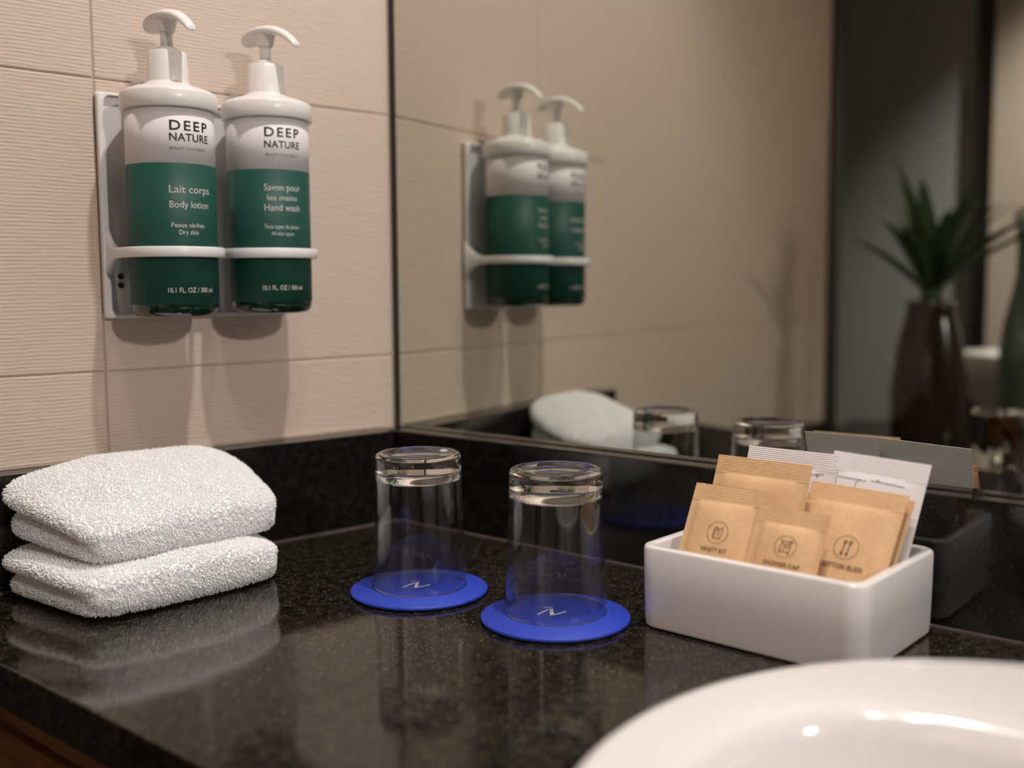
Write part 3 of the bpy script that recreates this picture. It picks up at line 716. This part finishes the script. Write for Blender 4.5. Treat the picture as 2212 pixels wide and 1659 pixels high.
def sachet(x, y, ztop, wd, ln, lean, roll, seal, bulge, m, label, prints=(), pm='brown_ink', notch=None, group=None, margin=.0045, yaw=0):
    """x = left edge (box frame), y / ztop = where the top edge is; local frame: X right, Y up the sachet, Z out of its face"""
    nu, nv = 26, 60
    def zf(u, v):       # u,v in 0..1 ; outward face height
        mu = margin/wd; b = 0
        vt = (ln-seal)/ln
        if mu < u < 1-mu and .03 < v < vt:
            a = (u-mu)/(1-2*mu)*2-1; c = (v-.03)/(vt-.03)*2-1
            b = bulge*max(0, (1-abs(a)**3.2))**.55*max(0, (1-abs(c)**4.5))**.6
            b += bulge*.05*math.sin(9*u+5*v)*max(0, 1-a*a)*max(0, 1-c*c)
        if v >= vt:
            b += .00014*math.sin((v-vt)*ln/.00072*math.pi)
        return b
    # sample with extra rows in the seal
    vsn = [k/34*(ln-seal)/ln for k in range(34)]+[(ln-seal)/ln+(seal/ln)*k/72 for k in range(73)]
    usn = [0, margin/wd*.5, margin/wd*.98]+[margin/wd+(1-2*margin/wd)*k/22 for k in range(1, 22)]+[1-margin/wd*.98, 1-margin/wd*.5, 1]
    V, Fc = [], []
    for v in vsn:
        for u in usn:
            yy_ = v*ln
            if notch and abs(u*wd-notch) < .0007 and v > .995: yy_ -= .0016
            V.append((u*wd, yy_, zf(u, v)+.0002))
    nU, nV = len(usn), len(vsn); off = nU*nV
    for v in vsn:
        for u in usn:
            zq = -(zf(u, v)*.8 if v < (ln-seal)/ln else -zf(u, v))
            V.append((u*wd, v*ln, zq-.0002))
    for j in range(nV-1):
        for i in range(nU-1):
            a = j*nU+i; Fc.append((a, a+1, a+nU+1, a+nU)); a += off; Fc.append((a, a+nU, a+nU+1, a+1))
    bd = [i for i in range(nU)]+[j*nU+nU-1 for j in range(1, nV)]+[(nV-1)*nU+i for i in range(nU-2, -1, -1)]+[j*nU for j in range(nV-2, 0, -1)]
    for a, b in zip(bd, bd[1:]+bd[:1]): Fc.append((b, a, a+off, b+off))
    o = mesh_obj('sachet', V, Fc, m, None, True)
    autosmooth(o, 45)
    # frame: local X -> box x, local Y -> up & back, local Z -> front & up
    le = R(lean)
    Lx = Vector((1, 0, 0)); Ly = Vector((0, math.sin(le), math.cos(le))); Lz = Lx.cross(Ly)
    rot = Matrix((Lx, Ly, Lz)).transposed().to_4x4()
    Mx = Matrix.Translation((x, y, ztop)) @ Matrix.Rotation(R(yaw), 4, 'Z') @ rot @ Matrix.Rotation(R(roll), 4, 'Z') @ Matrix.Translation((0, -ln, 0))
    o.matrix_world = (Matrix.Translation(FL) @ Matrix.Rotation(TA, 4, 'Z')) @ Mx
    tag(o, label, 'sachet', group)
    if prints:
        PV, PF = [], []
        for (v2, f2) in prints:
            i = len(PV)
            for (a, b) in v2:
                PV.append((a, b, zf(min(1, max(0, a/wd)), min(1, max(0, b/ln)))+.0009))
            PF += [[i+k for k in q] for q in f2]
        pr = mesh_obj('print', PV, PF, MT[pm], o)
    return o
K = MT['kraft']; P_ = MT['paper']
G = 'paper amenity sachets in the white box'
ln = .0935
# left-front sachet: vanity kit
cx, cy = .0290, ln-.0345
icon_v = [circ(cx, cy, .0078, .00016), stroke([(cx-.0030, cy-.0040), (cx+.0028, cy-.0042), (cx+.0036, cy+.0030)], .00022), stroke([(cx-.0030, cy-.0040), (cx-.0029, cy+.0028), (cx-.0014, cy+.0039), (cx+.0006, cy+.0022), (cx+.0038, cy+.0042)], .00022),
          stroke([(cx-.0022, cy-.0034), (cx-.0018, cy+.0026)], .00018), stroke([(cx-.0014, cy+.0010), (cx+.0004, cy+.0020), (cx+.0014, cy-.0004), (cx-.0002, cy-.0022)], .00018),
          flat_text('VANITY KIT', .0030, cx, cy-.0138, .0205, .012), flat_text('&', .0028, cx, cy-.0192, .0024, .01)]
sachet(.0170, .0505, .0970, .0560, ln, 27.5, 0, .0118, .0042, K, 'small kraft sachet marked VANITY KIT, leftmost at the front of the white box', icon_v, notch=.0065, group=G)
# middle: shower cap
ln = .084; cx, cy = .0268, ln-.0262
icon_s = [circ(cx, cy, .0074, .00016), stroke([(cx-.0034, cy-.0034), (cx+.0030, cy-.0038), (cx+.0038, cy+.0036), (cx-.0030, cy+.0036), (cx-.0034, cy-.0034)], .00020), stroke([(cx-.0038, cy+.0044), (cx-.0006, cy+.0006), (cx+.0034, cy+.0040)], .00018),
          stroke([(cx-.0012, cy-.0022), (cx+.0004, cy+.0010), (cx+.0010, cy-.0016)], .00018), stroke([(cx+.0014, cy+.0010), (cx+.0028, cy+.0012), (cx+.0024, cy-.0004)], .00016), circ(cx+.0038, cy+.0038, .0004, .0003, 8), circ(cx-.0034, cy-.0036, .0003, .0003, 8), circ(cx+.0030, cy-.0040, .0003, .0003, 8),
          flat_text('SHOWER CAP', .0030, cx, cy-.0136, .0255, .012)]
sachet(.0710, .0445, .0888, .0502, ln, 27.4, -0.5, .0108, .0040, K, 'small kraft sachet marked SHOWER CAP, in the middle at the front of the white box', icon_s, group=G)
# right: cotton buds
ln = .102; cx, cy = .0395, ln-.0445
def bud(ox, tl): 
    return [circ(ox+tl, cy+.0038, .0009, .0003, 14), stroke([(ox+tl*.7, cy+.0028), (ox-tl*.6, cy-.0040)], .00030), circ(ox-tl*.8, cy-.0046, .0005, .0004, 10)]
icon_c = [circ(cx, cy, .0082, .00016)]+bud(cx-.0018, .0004)+bud(cx+.0018, .0004)+[flat_text('COTTON BUDS', .0034, cx, cy-.0150, .0290, .012)]
sachet(.0900, .0830, .1024, .0680, ln, 34, -2.0, .0125, .0038, K, 'larger kraft sachet marked COTTON BUDS, right side of the white box', icon_c, group=G)
sachet(.0955, .0900, .0985, .0640, .094, 33, -3.0, .0120, .0020, K, 'plain kraft sachet mostly hidden behind the COTTON BUDS sachet', group=G)
# back left kraft
sachet(.0235, .0700, .1155, .0725, .104, 22, 0, .0125, .0040, K, 'plain kraft sachet behind the VANITY KIT sachet, edge crimped, no print', group=G)
# white sachets
def scribble(x0, x1, y, seed, dy):
    rg = random.Random(seed); pts = [(x0+(x1-x0)*k/22, y+dy*k/22+rg.uniform(-.00018, .00018)) for k in range(23)]
    return stroke(pts, .00020)
lw = .108
pr_w = [scribble(.0085, .0290, lw-.0185, 1, -.0004), scribble(.0320, .0560, lw-.0180, 2, -.0008), stroke([(.0245, lw-.0192), (.0225, lw-.0205), (.0220, lw-.0290)], .00016), stroke([(.0360, lw-.0176), (.0370, lw-.0166), (.0384, lw-.0184)], .00016)]
sachet(.0925, .1120, .1202, .0690, .108, 27, -2.8, .0135, .0024, P_, 'white paper sachet with a thin black scribble, front one at the back right', pr_w, 'ink', group=G)
pr_w2 = [scribble(.0450, .0620, lw-.0195, 5, .0022), stroke([(.0560, lw-.0175), (.0575, lw-.0200), (.0585, lw-.0170)], .00016)]
sachet(.0300, .1030, .1190, .0700, .106, 19, 0, .0130, .0024, P_, 'white paper sachet at the very back left of the white box', pr_w2, 'ink', group=G)

# ------------------------------------------------------------------ things seen only in the mirror
cs = empty('console_table', (.30, -1.20, FLOOR)); tag(cs, 'low black console standing across the room, seen in the mirror', 'console table')
CZ = -.10-FLOOR
box('table_top', (-.30, -.62, CZ-.04), (.24, .50, CZ), MT['black'], cs, .003)
for sx, sy in ((-.28, -.60), (.18, -.60), (-.28, .44), (.18, .44)): box('leg', (sx, sy, .001), (sx+.045, sy+.045, CZ-.04), MT['black'], cs)
box('back_panel', (-.28, -.60, .12), (-.262, .48, CZ-.041), MT['black'], cs)
vz = empty('plant_vase', (.278, -1.243, -.0995)); tag(vz, 'dark brown vase on the black console holding a spiky green plant', 'vase')
lathe('vase_body', [(0, 0), (.055, 0), (.064, .01), (.070, .08), (.070, .14), (.060, .22), (.048, .27), (.043, .295), (.046, .307), (.040, .307), (.037, .290), (0, .285)], MT['vase'], vz, 48)
pl = empty('spiky_plant', (.278, -1.243, .19)); tag(pl, 'spiky green leaved plant growing from the dark vase, blurred in the mirror', 'plant')
rg = random.Random(3)
tube('stem_cluster', [(0, 0, -.003), (0, 0, .05)], .020, MT['leaf'], pl, 10)
for k in range(22):
    az = k*2.399+rg.uniform(-.2, .2); el = R(rg.uniform(42, 88)); L_ = rg.uniform(.17, .29); wd = rg.uniform(.013, .020)
    vs, fs = [], []; n = 9
    dh = Vector((math.cos(az), math.sin(az), 0)); sdv = Vector((-math.sin(az), math.cos(az), 0)); pos = dh*.010+Vector((0, 0, .03)); e = el
    for i in range(n+1):
        t_ = i/n; ww = wd*(.5+1.2*t_ if t_ < .35 else .92*(1-((t_-.35)/.65)**1.6))+.0006
        vs += [tuple(pos-sdv*ww+Vector((0, 0, ww*.35))), tuple(pos-Vector((0, 0, .0008))), tuple(pos+sdv*ww+Vector((0, 0, ww*.35)))]
        vs += [tuple(pos+Vector((0, 0, .0010)))]
        e -= R(2.2+2.5*t_)*(1.0 if L_ > .2 else .6); pos = pos+(dh*math.cos(e)+Vector((0, 0, math.sin(e))))*L_/n
    for i in range(n):
        a = i*4; b = a+4; fs += [(a, a+1, b+1, b), (a+1, a+2, b+2, b+1), (a, b, b+3, a+3), (a+3, b+3, b+2, a+2)]
    mesh_obj('leaf', vs, fs, MT['leaf'], pl, True)
wb = empty('white_bowl', (.43, -1.62, -.0995)); tag(wb, 'wide white bowl at the far end of the black console, blurred in the mirror', 'bowl')
lathe('bowl_body', [(0, 0), (.07, 0), (.085, .01), (.11, .06), (.15, .13), (.168, .165), (.170, .188), (.164, .190), (.155, .170), (.11, .08), (0, .04)], MT['ceramic'], wb, 64)
gb = empty('glass_bottle', (.425, -1.36, -.0995)); tag(gb, 'tall pale green glass bottle on the console, in front of the white bowl', 'bottle')
lathe('bottle_body', [(0, 0), (.035, 0), (.040, .01), (.040, .20), (.034, .26), (.018, .33), (.014, .36), (.014, .42), (.017, .425), (.017, .44), (0, .44)], MT['pale_glass'], gb, 40)
lathe('stopper', [(0, .4405), (.012, .4405), (.020, .452), (.022, .468), (.014, .484), (0, .488)], MT['fixture'], gb, 32)
cc = empty('chrome_tumbler', (.450, -.873, -.0995)); tag(cc, 'chrome tumbler on the black console, nearest the vase', 'tumbler')
lathe('cup', [(0, 0), (.036, 0), (.040, .004), (.041, .050), (.0425, .052), (.0425, .058), (.041, .060), (.042, .138), (.0435, .1405), (.042, .143), (.040, .1410), (.039, .010), (0, .006)], MT['chrome'], cc, 64)

# ------------------------------------------------------------------ ceiling lights
names = ['over the dispensers', 'at the far right of the room', 'over the basin, left of a pair', 'over the basin, right of a pair', 'over the black console', 'in the middle of the room']
for d, nm in zip(DOWNLIGHTS, names):
    t = empty('ceiling_downlight', (d[0], d[1], CEIL)); tag(t, 'round white recessed ceiling downlight ' + nm, 'downlight', 'ceiling downlights')
    lathe('trim_ring', [(.030, -.0006), (.044, -.0006), (.045, -.004), (.040, -.008), (.031, -.010), (.029, -.006), (.030, -.0006)], MT['fixture'], t, 40)
    lathe('lens', [(0, -.004), (.0295, -.004), (.0295, -.0015)], MT['lens'], t, 40)
